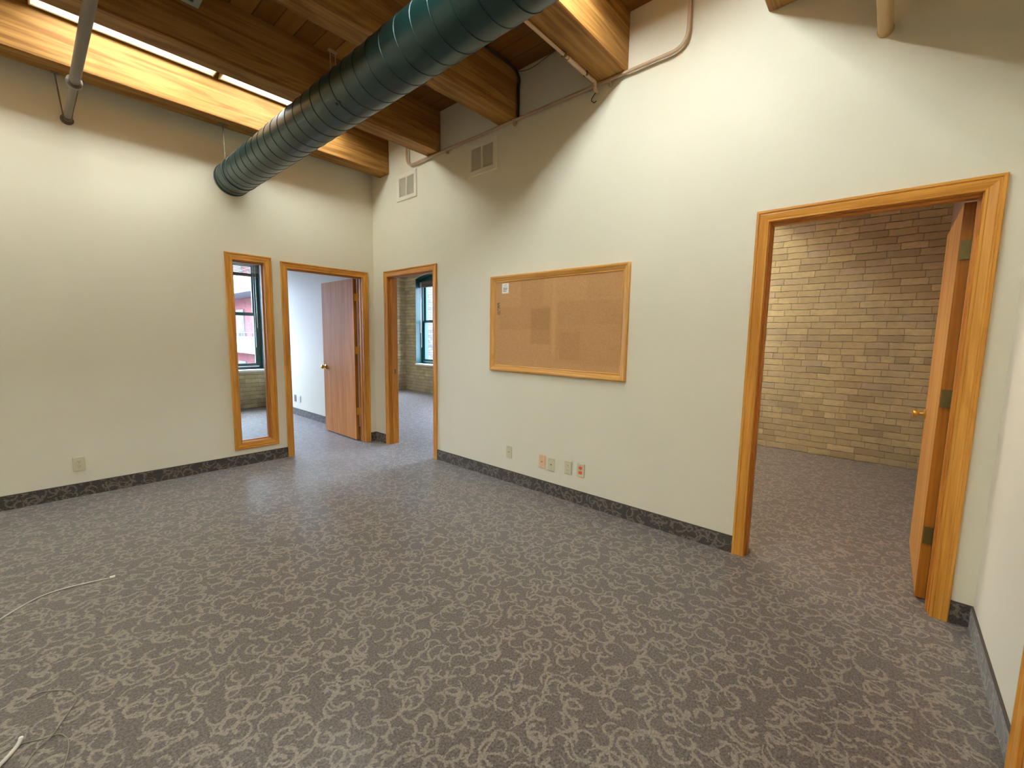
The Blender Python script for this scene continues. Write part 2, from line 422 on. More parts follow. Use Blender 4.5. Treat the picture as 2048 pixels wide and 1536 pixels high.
def wall(name, axis, face, back, a0, a1, z0, z1, holes, mats, arch=None, label=None):
    """wall slab whose plane is across `axis` ('x' or 'y'); holes = (a0,a1,z0,z1[,crown]); one connected mesh.
    mats = [face side, back side, reveals]"""
    bm = nb()
    A = sorted(set([a0, a1]+[h[0] for h in holes]+[h[1] for h in holes]))
    Z = sorted(set([z0, z1]+[h[2] for h in holes]+[h[3] for h in holes]))
    arched = [h for h in holes if len(h) > 4]
    for h in arched:
        A = sorted(set(A+[h[0]+(h[1]-h[0])*k/16 for k in range(17)]))
    def P(d, a, z): return (d, a, z) if axis == 'x' else (a, d, z)
    vc = {}
    def V(d, a, z):
        k = (round(d, 5), round(a, 5), round(z, 5))
        if k not in vc: vc[k] = bm.verts.new(P(d, a, z))
        return vc[k]
    def solid(i, j):
        if i < 0 or j < 0 or i >= len(A)-1 or j >= len(Z)-1: return False
        ca, cz = (A[i]+A[i+1])/2, (Z[j]+Z[j+1])/2
        return not any(h[0] < ca < h[1] and h[2] < cz < h[3] for h in holes)
    def lowz(a, j):                                  # bottom of a cell that sits on an arch
        for h in arched:
            if abs(Z[j]-h[3]) < 1e-6 and h[0]-1e-6 <= a <= h[1]+1e-6:
                c = (h[0]+h[1])/2; hw = (h[1]-h[0])/2; rise = h[4]-h[3]
                return h[3]+rise*(1-((a-c)/hw)**2)
        return Z[j]
    def quad(vs, m):
        vs2 = []
        for v in vs:
            if v not in vs2: vs2.append(v)
        if len(vs2) < 3: return
        try:
            f = bm.faces.new(vs2); f.material_index = m
        except ValueError: pass
    for i in range(len(A)-1):
        for j in range(len(Z)-1):
            if not solid(i, j): continue
            l, r, b0, b1, t = A[i], A[i+1], lowz(A[i], j), lowz(A[i+1], j), Z[j+1]
            quad([V(face,l,b0), V(face,r,b1), V(face,r,t), V(face,l,t)], 0)
            quad([V(back,l,b0), V(back,r,b1), V(back,r,t), V(back,l,t)], 1)
            if not solid(i-1, j): quad([V(face,l,b0), V(face,l,t), V(back,l,t), V(back,l,b0)], 2)
            if not solid(i+1, j): quad([V(face,r,b1), V(face,r,t), V(back,r,t), V(back,r,b1)], 2)
            if not solid(i, j-1): quad([V(face,l,b0), V(face,r,b1), V(back,r,b1), V(back,l,b0)], 2)
            if not solid(i, j+1): quad([V(face,l,t), V(face,r,t), V(back,r,t), V(back,l,t)], 2)
    o = obj(name, bm, mats)
    return tag(o, label, 'wall', kind='structure')

PROF = [(0,0), (0,.009), (.003,.011), (.009,.011), (.012,.0085), (.016,.0095), (.040,.0145), (.044,.0125), (.049,.0125), (.052,.018), (.061,.018), (.065,.014), (.065,0)]
def casing(bm, axis, d0, sgn, a0, a1, z0, z1, prof, closed, mv=0, mh=1):
    """moulded trim swept round an opening with mitred corners; d0 = wall face, sgn = the way it stands out"""
    def P(u, d, k):
        c = [(a0-u, z0 if not closed else z0-u), (a0-u, z1+u), (a1+u, z1+u), (a1+u, z0 if not closed else z0-u)][k]
        return (d0+sgn*d, c[0], c[1]) if axis == 'x' else (c[0], d0+sgn*d, c[1])
    R = [[bm.verts.new(P(u, d, k)) for u, d in prof] for k in range(4)]
    segs = [(0,1,mv), (1,2,mh), (2,3,mv)] + ([(3,0,mh)] if closed else [])
    n = len(prof)
    for a, b, m in segs:
        for i in range(n):
            f = bm.faces.new((R[a][i], R[a][(i+1)%n], R[b][(i+1)%n], R[b][i])); f.material_index = m
    if not closed:
        for k in (0, 3): bm.faces.new(R[k])
    return bm

# ------------------------------------------------------------------ measured room (metres): corner of the two cream walls at x=y=0
T = .12                                   # partition thickness
D1 = (-1.0821, -.0855); D2 = (-1.2361, -.2418); D3 = (-5.172, -4.2004); TOP = 2.095
SL = (-1.584, -1.1693, .166, 2.116)
CW = .065
YF = -5.25                                # front wall
XL = -5.6
DECK = 3.565; BB = 3.175
XE = 3.30; YA = 3.67; YB = 4.13           # exterior brick faces
YC = -5.20                                # side wall of the right office
def op(c): return (c[0]+CW-.003, c[1]-CW+.003)    # hole behind the casing
h1 = (*op(D1), 0, TOP-CW+.003); h2 = (*op(D2), 0, TOP-CW+.003); h3 = (*op(D3), 0, TOP-CW+.003)
hs = (SL[0]+CW-.003, SL[1]-CW+.003, SL[2]+CW-.003, SL[3]-CW+.003)
D4 = (-1.86, -.93); h4 = (*op(D4), 0, TOP-CW+.003)
WA = (-1.25, -.035, .68, 2.66, 2.75)      # windows in the brick
WA2 = (-2.95, -1.75, .68, 2.66, 2.75)  # unseen, added for more daylight in the first office
WB = (2.50, 3.70, .66, 2.66, 2.75)
WB2 = (.55, 1.75, .66, 2.66, 2.75); WB3 = (-1.55, -.35, .66, 2.66, 2.75)  # both unseen, added for more daylight in the corner office

fl = bxo(XL-.12, XE+.1, YF-.12, YB+.1, -.15, 0)
tag(obj('floor', fl, 'carpet'), 'taupe carpet with lighter curls', 'floor', kind='structure')
ce = bxo(XL-.12, XE+.4, YF-.12, YB+.4, DECK, DECK+.12)
tag(obj('ceiling', ce, 'deck'), 'dark fir plank deck above the beams', 'ceiling', kind='structure')
tag(obj('ceiling_office_right', bxo(T, XE, -2.2, YB, 2.765, 2.80), 'ceil'), 'low white ceiling of the corner office', 'ceiling', kind='structure')

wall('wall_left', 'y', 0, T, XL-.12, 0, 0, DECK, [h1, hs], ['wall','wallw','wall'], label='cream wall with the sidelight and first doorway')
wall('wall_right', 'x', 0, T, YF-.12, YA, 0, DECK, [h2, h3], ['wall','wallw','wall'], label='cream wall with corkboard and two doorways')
wall('wall_front', 'y', YF, YF-T, XL-.12, 0, 0, DECK, [h4], ['wall','wall','wall'], label='pale wall at the right edge beside the wide doorway')
wall('wall_rear', 'x', XL, XL-T, YF, 0, 0, DECK, [], ['wall','wall','wall'], label='cream wall opposite the corkboard')
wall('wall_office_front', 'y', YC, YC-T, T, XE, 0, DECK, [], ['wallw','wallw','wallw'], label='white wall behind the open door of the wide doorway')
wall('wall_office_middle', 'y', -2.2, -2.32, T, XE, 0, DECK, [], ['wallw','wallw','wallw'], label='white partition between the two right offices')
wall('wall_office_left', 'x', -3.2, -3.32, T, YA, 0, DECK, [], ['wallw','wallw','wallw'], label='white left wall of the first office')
wall('wall_brick_left', 'y', YA, YA+.36, -3.32, T, 0, DECK, [WA2, WA], ['brick_x','brickout','green'], label='cream brick wall with window behind the sidelight')
wall('wall_brick_corner', 'y', YB, YB+.36, T, XE+.36, 0, DECK, [], ['brick_x','brickout','brick_x'], label='cream brick end wall of the corner office')
wall('wall_brick_right', 'x', XE, XE+.36, YC-T, YB, 0, DECK, [WB3, WB2, WB], ['brick_y','brickout','green'], label='cream brick outer wall seen through the wide doorway')

# ------------------------------------------------------------------ beams
bl = ['fir beam next to the left wall, brightly lit face', 'fir beam second from the left wall, in front of the strip lights',
      'fir beam third from the left wall, between two dark bays', 'fir beam fourth from the left wall with conduit under its edge',
      'fir beam end nearest the tan pipe above the wide doorway']
beams = []
for i, (y0, y1) in enumerate([(-.375,-.185), (-1.30,-1.115), (-2.325,-2.125), (-3.33,-3.095), (-4.40,-4.18)]):
    bm = bxo(XL, 0.0, y0, y1, BB, DECK, .006)
    o = obj('ceiling_beam', bm, 'beam', origin=(-2.8, (y0+y1)/2, BB))
    o.data.transform(Matrix.Identity(4))
    tag(o, bl[i], 'beam', 'ceiling beams', 'structure'); beams.append(o)
for y0, y1 in [(-3.33,-3.12), (-4.44,-4.22)]:  # main room beams carried on unseen, to shade the upper brick
    o = obj('ceiling_beam', bxo(T, XE, y0, y1, BB, DECK, .006), 'beam', origin=(1.7, (y0+y1)/2, BB))
    tag(o, 'unseen fir beam over the right office, put in to shade its brick', 'beam', 'office ceiling beams', 'structure')

# ------------------------------------------------------------------ carpet base (cove)
def cove(name, pts, label, dirs):
    """pts along the wall foot; dirs = inward normals per segment"""
    bm = nb(); t = .009; h = .1105
    def ring(p, n):
        p = Vector(p); n = Vector(n)
        return [bm.verts.new(p+n*d+Vector((0,0,z))) for d, z in [(0.0005,0.0), (t,0.0), (t,h-.006), (t*.6,h), (0.0005,h)]]
    R = [ring(p, n) for p, n in zip(pts, dirs)]
    for a, b in zip(R, R[1:]):
        ay = abs(a[0].co.y-b[0].co.y) > abs(a[0].co.x-b[0].co.x)
        for i in range(5):
            f = bm.faces.new((a[i], a[(i+1)%5], b[(i+1)%5], b[i])); f.material_index = 2 if i in (2,3) else (1 if ay else 0)
    bm.faces.new(R[0]); bm.faces.new(R[-1])
    return tag(obj(name, bm, ['cove_x','cove_y','bind']), label, 'baseboard', kind='structure')
cove('baseboard_left', [(XL,0,0), (D1[0],0,0)], 'carpeted base along the left wall', [(0,-1,0)]*2)
cove('baseboard_corner', [(D1[1],0,0), (0,0,0), (0,D2[1],0)], 'short carpeted base in the corner between doorways', [(0,-1,0), (-1,-1,0), (-1,0,0)])
cove('baseboard_right', [(0,D2[0],0), (0,D3[1],0)], 'carpeted base under the corkboard', [(-1,0,0)]*2)
cove('baseboard_front', [(0,D3[0],0), (0,YF,0), (D4[1],YF,0)], 'carpeted base in the near right corner', [(-1,0,0), (-1,1,0), (0,1,0)])
cove('baseboard_office_left', [(0,YA,0), (0,T,0)], 'carpeted base on the white wall through the first doorway', [(-1,0,0)]*2)
cove('baseboard_office_front', [(T,YC,0), (XE,YC,0)], 'carpeted base behind the open door', [(0,1,0)]*2)

# ------------------------------------------------------------------ door casings and jambs
def doorway(n, axis, c, d0, sgn, label, stop):
    """c = outer casing edges; d0 = room-side wall face; the wall lies on the other side from sgn"""
    a0, a1 = c[0]+CW, c[1]-CW; z1 = TOP-CW
    other = d0-sgn*T
    m3 = ['oak_z', 'oak_x' if axis == 'y' else 'oak_y']
    j3 = ['jamb_z', 'jamb_x' if axis == 'y' else 'jamb_y']
    o = obj('trim_%d' % n, casing(nb(), axis, d0, sgn, a0, a1, 0, z1, PROF, False), m3)
    tag(o, label, 'door casing', kind='structure')
    obj('rear_casing', casing(nb(), axis, other, -sgn, a0, a1, 0, z1, PROF, False), m3, o)
    t = .005
    lo, hi = min(d0, other)-.0, max(d0, other)+.0
    jp = [(-t,0), (-t,hi-lo), (.0025,hi-lo), (.0025,0)]
    obj('jamb', casing(nb(), axis, lo, 1, a0, a1, 0, z1, jp, False), j3, o)
    s0, s1 = stop
    sp = [(-t,s0), (-t-.009,s0+.003), (-t-.009,s1-.003), (-t,s1)]
    obj('door_stop', casing(nb(), axis, lo, 1, a0, a1, 0, z1, sp, False), j3, o)
    return o, a0+t, a1-t, z1-t
t1, d1a, d1b, dz = doorway(1, 'y', D1, 0, -1, 'oak casing round the first doorway beside the sidelight', (.035,.072))
t2, d2a, d2b, _ = doorway(2, 'x', D2, 0, -1, 'oak casing round the narrow looking doorway right of the corner', (.035,.072))
t3, d3a, d3b, _ = doorway(3, 'x', D3, 0, -1, 'oak casing round the wide doorway to the brick office', (.035,.072))
t4, d4a, d4b, _ = doorway(4, 'y', D4, YF, 1, 'oak casing at the bottom right corner of the picture', (.048,.085))

def knob(parent, p, axis, mat='brass'):
    bm = nb()
    lathe(bm, [(.0,0), (.032,0), (.032,.004), (.026,.009), (.013,.012), (.011,.030), (.016,.034), (.025,.040), (.0275,.050), (.024,.060), (.012,.066), (0,.067)], axis, p)
    return obj('knob', bm, mat, parent, True)
def slab(name, label, x0, x1, y0, y1, pin, edge_axis, face='door'):
    t = thing(name, label, 'door', pin, kind='structure')
    bm = bxo(x0, x1, y0, y1, .014, dz-.003, .0015)
    for f in bm.faces:
        n = f.normal
        f.material_index = 1 if abs(n[edge_axis]) > .7 or abs(n.z) > .7 else 0
    obj('door_leaf', bm, [face, 'dooredge'], t)
    return t
# first office door, swung back square into the office
pin1 = (d1b-.004, T+.014, 0)
W1 = d1b-d1a-.006
dr1 = slab('door_1', 'birch door standing open in the first doorway', d1b-.046, d1b-.004, T+.017, T+.017+W1, pin1, 1)
ky = T+.017+W1-.065
knob(dr1, (d1b-.046, ky, .90), (-1,0,0)); knob(dr1, (d1b-.004, ky, .90), (1,0,0))
def hinge(parent, c, ux, uy, z, mat, lw=.036):
    """butt hinge: knuckle at c, leaves reaching along ux (on the door edge) and uy (on the jamb)"""
    bm = nb()
    c = Vector((c[0], c[1], z)); ux = Vector(ux); uy = Vector(uy)
    for d, nrm in ((ux, uy), (uy, ux)):
        a = c+nrm*.001
        pts = [a, a+d*lw]
        q = []
        for zz in (-.045, .045):
            for pp in pts:
                for nn in (0, .0022): q.append(pp+nrm*nn+Vector((0,0,zz)))
        vs = [bm.verts.new(p) for p in q]
        bmesh.ops.convex_hull(bm, input=vs)
    tube(bm, [c+Vector((0,0,-.047)), c+Vector((0,0,.047))], .0055, 10)
    for zz in (-.03, 0, .03):
        pass
    return obj('hinge', bm, mat, parent)
for z in (1.80, 1.15, .38):
    hinge(dr1, (d1b-.002, T+.012), (-1,0,0), (0,-1,0), z, 'brass')
# right office door, swung back along the side wall
W3 = d3b-d3a-.006
pin3 = (T+.014, d3a+.004, 0)
dr3 = slab('door_2', 'oak veneer door folded back inside the wide doorway', T+.017, T+.017+W3, d3a+.004, d3a+.046, pin3, 0, 'dooroak')
kx = T+.017+W3-.065
knob(dr3, (kx, d3a+.046, .90), (0,1,0)); knob(dr3, (kx, d3a+.004, .90), (0,-1,0))
for z in (1.80, 1.075, .36):
    hinge(dr3, (T+.012, d3a+.002), (0,1,0), (-1,0,0), z, 'oldbrass', .04)
dr4 = slab('door_3', 'closed birch door beyond the bottom right corner', d4a+.003, d4b-.003, YF-.044, YF-.002, (d4b, YF-.02, 0), 0)
knob(dr4, (d4a+.07, YF-.002, .90), (0,1,0))
# strike plate in the second doorway
obj('strike_plate', bxo(.058, .095, d2b-.0005, d2b+.002, .87, .93, .0005), 'oldbrass', t2)

# ------------------------------------------------------------------ interior sidelight
w1 = thing('window_1', 'tall narrow oak framed interior window left of the first doorway', 'window', ((SL[0]+SL[1])/2, 0, SL[2]), kind='structure')
a0, a1, z0, z1 = SL[0]+CW, SL[1]-CW, SL[2]+CW, SL[3]-CW
obj('window_frame', casing(nb(), 'y', 0, -1, a0, a1, z0, z1, PROF, True), ['oak_z','oak_x'], w1)
obj('rear_frame', casing(nb(), 'y', T, 1, a0, a1, z0, z1, PROF, True), ['oak_z','oak_x'], w1)
obj('window_jamb', casing(nb(), 'y', 0, 1, a0, a1, z0, z1, [(-.005,0), (-.005,.045), (-.016,.048), (-.016,.072), (-.005,.075), (-.005,T), (.0025,T), (.0025,0)], True), ['jamb_z','jamb_x'], w1)
obj('glass_pane', bxo(a0+.01, a1-.01, .057, .063, z0+.01, z1-.01), 'glass', w1)

# ------------------------------------------------------------------ exterior sash windows (dark green), recessed in the brick
def sash_window(name, axis, face, H, label):
    """axis = wall normal axis; face = brick face; frame sits .20 m deep"""
    A0, A1, Z0, Z1, ZC = H
    base = ((A0+A1)/2, face, Z0) if axis == 'y' else (face, (A0+A1)/2, Z0)
    t = thing(name, label, 'window', base, kind='structure')
    def bx(bm, a0, a1, d0, d1, z0, z1, bev=0):
        return box(bm, a0, a1, face+d0, face+d1, z0, z1, bev) if axis == 'y' else box(bm, face+d0, face+d1, a0, a1, z0, z1, bev)
    # box frame: two stiles, a sill and the curved head, swept as one board
    bm = nb(); w = .05; n = 16
    arc = lambda a, dz: Z1+(ZC-Z1)*(1-((a-(A0+A1)/2)/((A1-A0)/2))**2)-dz
    path = [(A0, Z0, 1, 0)]+[(A0+(A1-A0)*k/n, None, 0, -1) for k in range(n+1)]+[(A1, Z0, -1, 0)]
    outer, inner = [], []
    for i, (a, z, _, _) in enumerate(path):
        zo = z if z is not None else arc(a, 0)
        ai = min(max(a, A0+w), A1-w); zi = z if z is not None else arc(ai, w)-.09
        outer.append((a, zo)); inner.append((ai, zi))
    def V(a, d, z): return bm.verts.new((a, face+d, z) if axis == 'y' else (face+d, a, z))
    L = [[V(a, d, z) for (a, z) in pl] for d in (.17, .27) for pl in (outer, inner)]
    for i in range(len(path)-1):
        of, inf, ob, inb = L
        for q in ((of[i], of[i+1], inf[i+1], inf[i]), (ob[i], ob[i+1], inb[i+1], inb[i]), (inf[i], inf[i+1], inb[i+1], inb[i]), (of[i], of[i+1], ob[i+1], ob[i])):
            if len(set(v.co.to_tuple(5) for v in q)) == 4: bm.faces.new(q)
    bmesh.ops.remove_doubles(bm, verts=bm.verts, dist=1e-5)
    obj('window_frame', bm, 'green', t)
    obj('frame_sill', bx(nb(), A0+w, A1-w, .17, .27, Z0, Z0+.05, .004), 'green', t)
    zm = 1.665; hz = Z1-w-.045
    for nm, za, zb, d in (('lower_sash', Z0+.05, zm+.02, .185), ('upper_sash', zm-.02, hz, .225)):
        bm = nb(); s = .05
        prof = [(0,0), (0,.035), (s,.035), (s,0)]
        a0, a1 = A0+w+s, A1-w-s
        casing(bm, axis, face+d, 1, a0, a1, za+s+.01, zb-s+.012, prof, True, 0, 0)
        so = obj(nm, bm, 'green', t)
        obj('glass_pane', bx(nb(), a0-.01, a1+.01, d+.014, d+.020, za+s, zb-s+.022), 'glass', so)
    obj('window_sill', bx(nb(), A0-.02, A1+.02, -.03, .17, Z0-.035, Z0+.004, .006), 'sill', t)
    return t
win2 = sash_window('window_2', 'y', YA, WA, 'dark green sash window seen through the interior sidelight')
win3 = sash_window('added_window_3', 'y', YA, WA2, 'unseen dark green sash window added for daylight, further left in the first office')
win4 = sash_window('window_4', 'x', XE, WB, 'dark green arched sash window seen through the second doorway')

sash_window('added_window_5', 'x', XE, WB2, 'unseen dark green arched sash window added for daylight beside the one seen through the second doorway')
sash_window('added_window_6', 'x', XE, WB3, 'unseen dark green arched sash window added for daylight at the near end of the corner office')
def blind(name, label, axis, face, a0, a1, ztop, n, gap, rail_h, mat='slat'):
    base = ((a0+a1)/2, face, ztop) if axis == 'y' else (face, (a0+a1)/2, ztop)
    t = thing(name, label, 'blind', base, 'raised window blinds')
    def bx(bm, a0, a1, d0, d1, z0, z1, bev=0):
        return box(bm, a0, a1, face+d0, face+d1, z0, z1, bev) if axis == 'y' else box(bm, face+d0, face+d1, a0, a1, z0, z1, bev)
    obj('headrail', bx(nb(), a0, a1, .0, .05, ztop-.04, ztop, .003), 'blindrail', t)
    bm = nb(); z = ztop-.05
    for k in range(n):
        bx(bm, a0+.01, a1-.01, .006, .044, z-min(.007, gap*.6), z); z -= gap
    s = obj('slats', bm, mat, t); s['kind'] = 'stuff'
    obj('bottom_rail', bx(nb(), a0+.005, a1-.005, .004, .046, z-rail_h, z, .003), 'blindrail', t)
    bm = nb()
    ac = a1-.10
    for k, dz_ in ((0, 1.55), (.035, 1.2)):
        p = (ac+k, face-.006, 0) if axis == 'y' else (face-.006, ac+k, 0)
        tube(bm, [(p[0], p[1], ztop-.02), (p[0], p[1], ztop-dz_)], .0035, 6)
    obj('cord', bm, 'cord', t)
    return t
blind('window_blind', 'half raised slatted blind behind the sidelight', 'y', YA+.09, WA[0]+.01, WA[1]-.01, 2.63, 8, .024, .055)
blind('window_blind', 'raised brown blind stack behind the second doorway', 'x', XE+.09, WB[0]+.01, WB[1]-.01, 2.60, 8, .007, .025, 'blindrail')

# ------------------------------------------------------------------ strip lights
def strip_light(name, label, x0, x1, y0, y1, group, tube_mat='tube', deck=DECK):
    """industrial fluorescent: white reflector pan under the deck with two bare tubes"""
    zr = deck-.093; yc = (y0+y1)/2; hw = (y1-y0)/2
    t = thing(name, label, 'ceiling light', ((x0+x1)/2, yc, deck), group)
    bm = nb(); th = .0035
    inner = [(-hw, zr), (-hw+.012, zr+.002), (-hw*.62, deck-.014), (hw*.62, deck-.014), (hw-.012, zr+.002), (hw, zr)]
    outer = [(-hw, zr+th), (-hw*.62-.005, deck-.002), (hw*.62+.005, deck-.002), (hw, zr+th)]
    loop = inner+outer[::-1]
    A = [[bm.verts.new((x, yc+y, z)) for y, z in loop] for x in (x0, x1)]
    n = len(loop)
    for k in range(n): bm.faces.new((A[0][k], A[0][(k+1)%n], A[1][(k+1)%n], A[1][k]))
    for x in (0, 1): bm.faces.new(A[x])
    obj('reflector', bm, 'white', t)
    for x in (x0, x1):
        sg = 1 if x == x0 else -1
        bm = nb(); q = [(-hw, zr-.002), (hw, zr-.002), (hw, zr+th), (hw*.62+.005, deck-.001), (-hw*.62-.005, deck-.001), (-hw, zr+th)]
        P = [[bm.verts.new((xx, yc+y, z)) for y, z in q] for xx in (x-sg*.004, x+sg*.004)]
        for k in range(6): bm.faces.new((P[0][k], P[0][(k+1)%6], P[1][(k+1)%6], P[1][k]))
        bm.faces.new(P[0]); bm.faces.new(P[1])
        obj('end_plate', bm, 'ivory', t)
    for dy in ((-.12, -.04, .04, .12) if hw > .28 else (-.03, .03)):
        tb = obj('tube', tube(nb(), [(x0+.03, yc+dy, deck-.038), (x1-.03, yc+dy, deck-.038)], .016, 10), tube_mat, t, True)
        for xa in (x0+.006, x1-.030):
            obj('socket', bxo(xa, xa+.024, yc+dy-.018, yc+dy+.018, deck-.058, deck-.014, .002), 'white', tb)
    return t
strip_light('strip_light', 'glowing fluorescent light between first two beams, left one of the pair', -2.72, -1.70, -.99, -.41, 'fluorescent strip lights')
strip_light('strip_light', 'glowing fluorescent light between first two beams, one vanishing behind the duct', -1.655, -.63, -.99, -.41, 'fluorescent strip lights')
strip_light('strip_light', 'fluorescent light between the fourth and fifth beams, above the picture', -2.72, -1.70, -4.02, -3.44, 'fluorescent strip lights out of view', 'tube_bright')
strip_light('strip_light', 'fluorescent light between the fourth and fifth beams, nearer the corkboard wall', -1.655, -.63, -4.02, -3.44, 'fluorescent strip lights out of view', 'tube_bright')
for yr in (-.99, -4.02):  # unseen lamps added as fill for the dim lower walls
    for xr in (-4.15, -5.20):
        strip_light('strip_light', 'unseen fluorescent light added as fill, further left in the same row', xr, xr+1.02, yr, yr+.58, 'fluorescent strip lights out of view', 'tube' if yr > -2 else 'tube_fill')
strip_light('office_light', 'fluorescent light inside the corner office, hidden above the second doorway', 2.0, 3.0, -1.95, -1.3, 'fluorescent strip lights out of view', 'tube', 2.765)
for k_, (yl, wl) in enumerate([(-3.10, .27), (-2.81, .27), (-2.53, .2)]):  # extra rows added to soften the beam's shadow on the brick
    for j_, xl in enumerate((.9, 2.1)):
        strip_light('office_light', 'fluorescent light inside the right office, hidden above the wide doorway', xl, xl+1.0, yl, yl+wl, 'fluorescent strip lights out of view', 'tube_office')

# ------------------------------------------------------------------ round spiral duct
DX, DZ, DR = -1.481, 2.796, .146
dt = thing('air_duct', 'dark teal round spiral duct crossing under the beams', 'duct', (DX, -2.6, DZ))
bm = nb(); pitch = .13; seg = 56; y_a, y_b = -.012, YF+.01
turns = int((y_a-y_b)/pitch)+2
prof = [(0,0), (.05,0), (.06,.0028), (.10,.0028), (.11,-.0012), (.13,-.0012), (.14,0)]
rows = []
for k in range(turns*seg+1):
    th = 2*PI*k/seg; row = []
    for s, h in prof:
        y = y_a+pitch-(k/seg+s)*pitch
        y = min(y_a, max(y_b, y)); r = DR+h
        row.append(bm.verts.new((DX+r*math.cos(th), y, DZ+r*math.sin(th))))
    rows.append(row)
for k in range(len(rows)-1):
    for i in range(len(prof)-1):
        bm.faces.new((rows[k][i], rows[k][i+1], rows[k+1][i+1], rows[k+1][i]))
    if k+seg+1 < len(rows):
        bm.faces.new((rows[k][-1], rows[k+seg][0], rows[k+seg+1][0], rows[k+1][-1]))
bmesh.ops.remove_doubles(bm, verts=bm.verts, dist=2e-5)
bmesh.ops.dissolve_degenerate(bm, dist=1e-5, edges=bm.edges)
obj('duct_shell', bm, 'duct', dt, True)
bm = nb()
lathe(bm, [(DR+.004,0), (DR+.004,.03), (DR-.004,.03), (DR-.004,0), (DR+.004,0)], (0,1,0), (DX, -.033, DZ), 48)
obj('end_collar', bm, 'duct', dt, True)
def screw_at(ang, y, nm):
    p = Vector((DX+DR*math.cos(ang), y, DZ+DR*math.sin(ang))); n = Vector((math.cos(ang), 0, math.sin(ang)))
    return obj(nm, lathe(nb(), [(0,-.002), (.009,-.002), (.009,.004), (.004,.006), (0,.006)], n, p, 10), 'slot', dt)
screw_at(math.radians(226), -2.29, 'sheet_metal_screw'); screw_at(math.radians(226), -2.325, 'sheet_metal_screw')

def hanger(label, y, ztop, xs):
    t = thing('duct_hanger', label, 'hanger', (DX, y, DZ))
    bm = nb(); n = 28
    r0, r1 = DR+.0035, DR+.006
    R = []
    for k in range(n+1):
        a = PI*1.19+(PI*.62)*k/n if False else math.radians(145)+math.radians(250)*k/n
        R.append([bm.verts.new((DX+r*math.cos(a), y+d, DZ+r*math.sin(a))) for r, d in ((r0,-.012), (r1,-.012), (r1,.012), (r0,.012))])
    for a, b in zip(R, R[1:]):
        for i in range(4): bm.faces.new((a[i], a[(i+1)%4], b[(i+1)%4], b[i]))
    bm.faces.new(R[0]); bm.faces.new(R[-1])
    obj('strap', bm, 'duct', t)
    for s in xs:
        x = DX+s*(DR+.004)*math.cos(math.radians(35))
        z = DZ+(DR+.004)*math.sin(math.radians(35))
        obj('rod', tube(nb(), [(x, y, z-.012), (x, y, ztop)], .0045, 8), 'rod', t)
        obj('plate', bxo(x-.04, x+.04, y-.02, y+.02, ztop-.005, ztop, .001), 'rod', t)
    return t
hanger('thin rod and strap holding the duct end under the first beam', -.265, BB, (-1, 1))
t = thing('hanging_rod', 'pair of thin brown rods dropping beside the second beam behind the duct', 'rod', (-1.13, -1.36, DECK))
for dx in (-.02, .022):
    obj('rod', tube(nb(), [(-1.13+dx, -1.36, DECK), (-1.13+dx, -1.36, 3.02)], .004, 8), 'conduit', t)
obj('bracket', bxo(-1.165, -1.095, -1.375, -1.345, DECK-.012, DECK, .001), 'conduit', t)
obj('cross_bar', bxo(-1.17, -1.09, -1.372, -1.348, 3.012, 3.024, .001), 'conduit', t)

# square register hanging in the bay above the duct
t = thing('vent_register', 'dark square register box with a grey metal rim between beams', 'register', (-2.3, -1.95, 3.2))
bm = nb(); x0, x1, y0, y1, zb, zt = -2.56, -2.10, -2.12, -1.71, 3.19, DECK
def rr(d, z): return [bm.verts.new(p) for p in ((x0+d,y0+d,z), (x1-d,y0+d,z), (x1-d,y1-d,z), (x0+d,y1-d,z))]
R = [rr(.03, zt), rr(.03, zb+.012), rr(.03, zb+.011)]
for a, b in zip(R[:2], R[1:2]):
    for k in range(4): bm.faces.new((a[k], a[(k+1)%4], b[(k+1)%4], b[k]))
for v in R[2]: bm.verts.remove(v)
bm.faces.new(R[0]); bm.faces.new(R[1])
obj('box', bm, 'ductdark', t)
bm = nb(); R = [rr(0, zb+.012), rr(0, zb), rr(.03, zb), rr(.034, zb+.012)]
for a, b in zip(R, R[1:]):
    for k in range(4): bm.faces.new((a[k], a[(k+1)%4], b[(k+1)%4], b[k]))
obj('rim', bm, 'rimgrey', t)
bm = nb()
for k in range(7):
    y = y0+.06+k*.048
    box(bm, x0+.032, x1-.032, y, y+.03, zb+.004, zb+.008)
obj('louvres', bm, 'ductdark', t)

# ------------------------------------------------------------------ pipes
PX, PZ, PR = -2.565, 2.94, .0265
t = thing('sprinkler_pipe', 'taupe painted pipe running under the first beam into the left wall', 'pipe', (PX, -.02, PZ))
obj('pipe', tube(nb(), [(PX, YF+.02, PZ), (PX, -.72, PZ)], PR, 20), 'pipe', t, True)
obj('coupling', lathe(nb(), [(0,0), (PR+.002,0), (PR+.014,.012), (PR+.014,.045), (PR+.004,.06), (PR+.002,.075), (0,.075)], (0,1,0), (PX, -.775, PZ), 20), 'pipe', t, True)
obj('pipe_end', tube(nb(), [(PX, -.72, PZ), (PX, -.018, PZ)], PR-.006, 20), 'pipe', t, True)
obj('escutcheon', lathe(nb(), [(0,0), (PR+.002,0), (PR+.004,.008), (PR+.012,.016), (0,.016)], (0,1,0), (PX, -.0172, PZ), 20), 'pipe', t, True)
t = thing('pipe_hanger', 'wire sling holding the taupe pipe under the first beam', 'hanger', (PX, -.2, PZ))
bm = nb()
pr = PR-.003
pts = [(PX-.055, -.20, BB), (PX-pr-.004, -.085, PZ+.03)]+[(PX+pr*math.cos(a), -.075, PZ+pr*math.sin(a)) for a in [PI+PI*k/10 for k in range(11)]]+[(PX+pr+.004, -.085, PZ+.03), (PX+.075, -.20, BB)]
tube(bm, pts, .0045, 8)
obj('sling', bm, 'pipe', t, True)
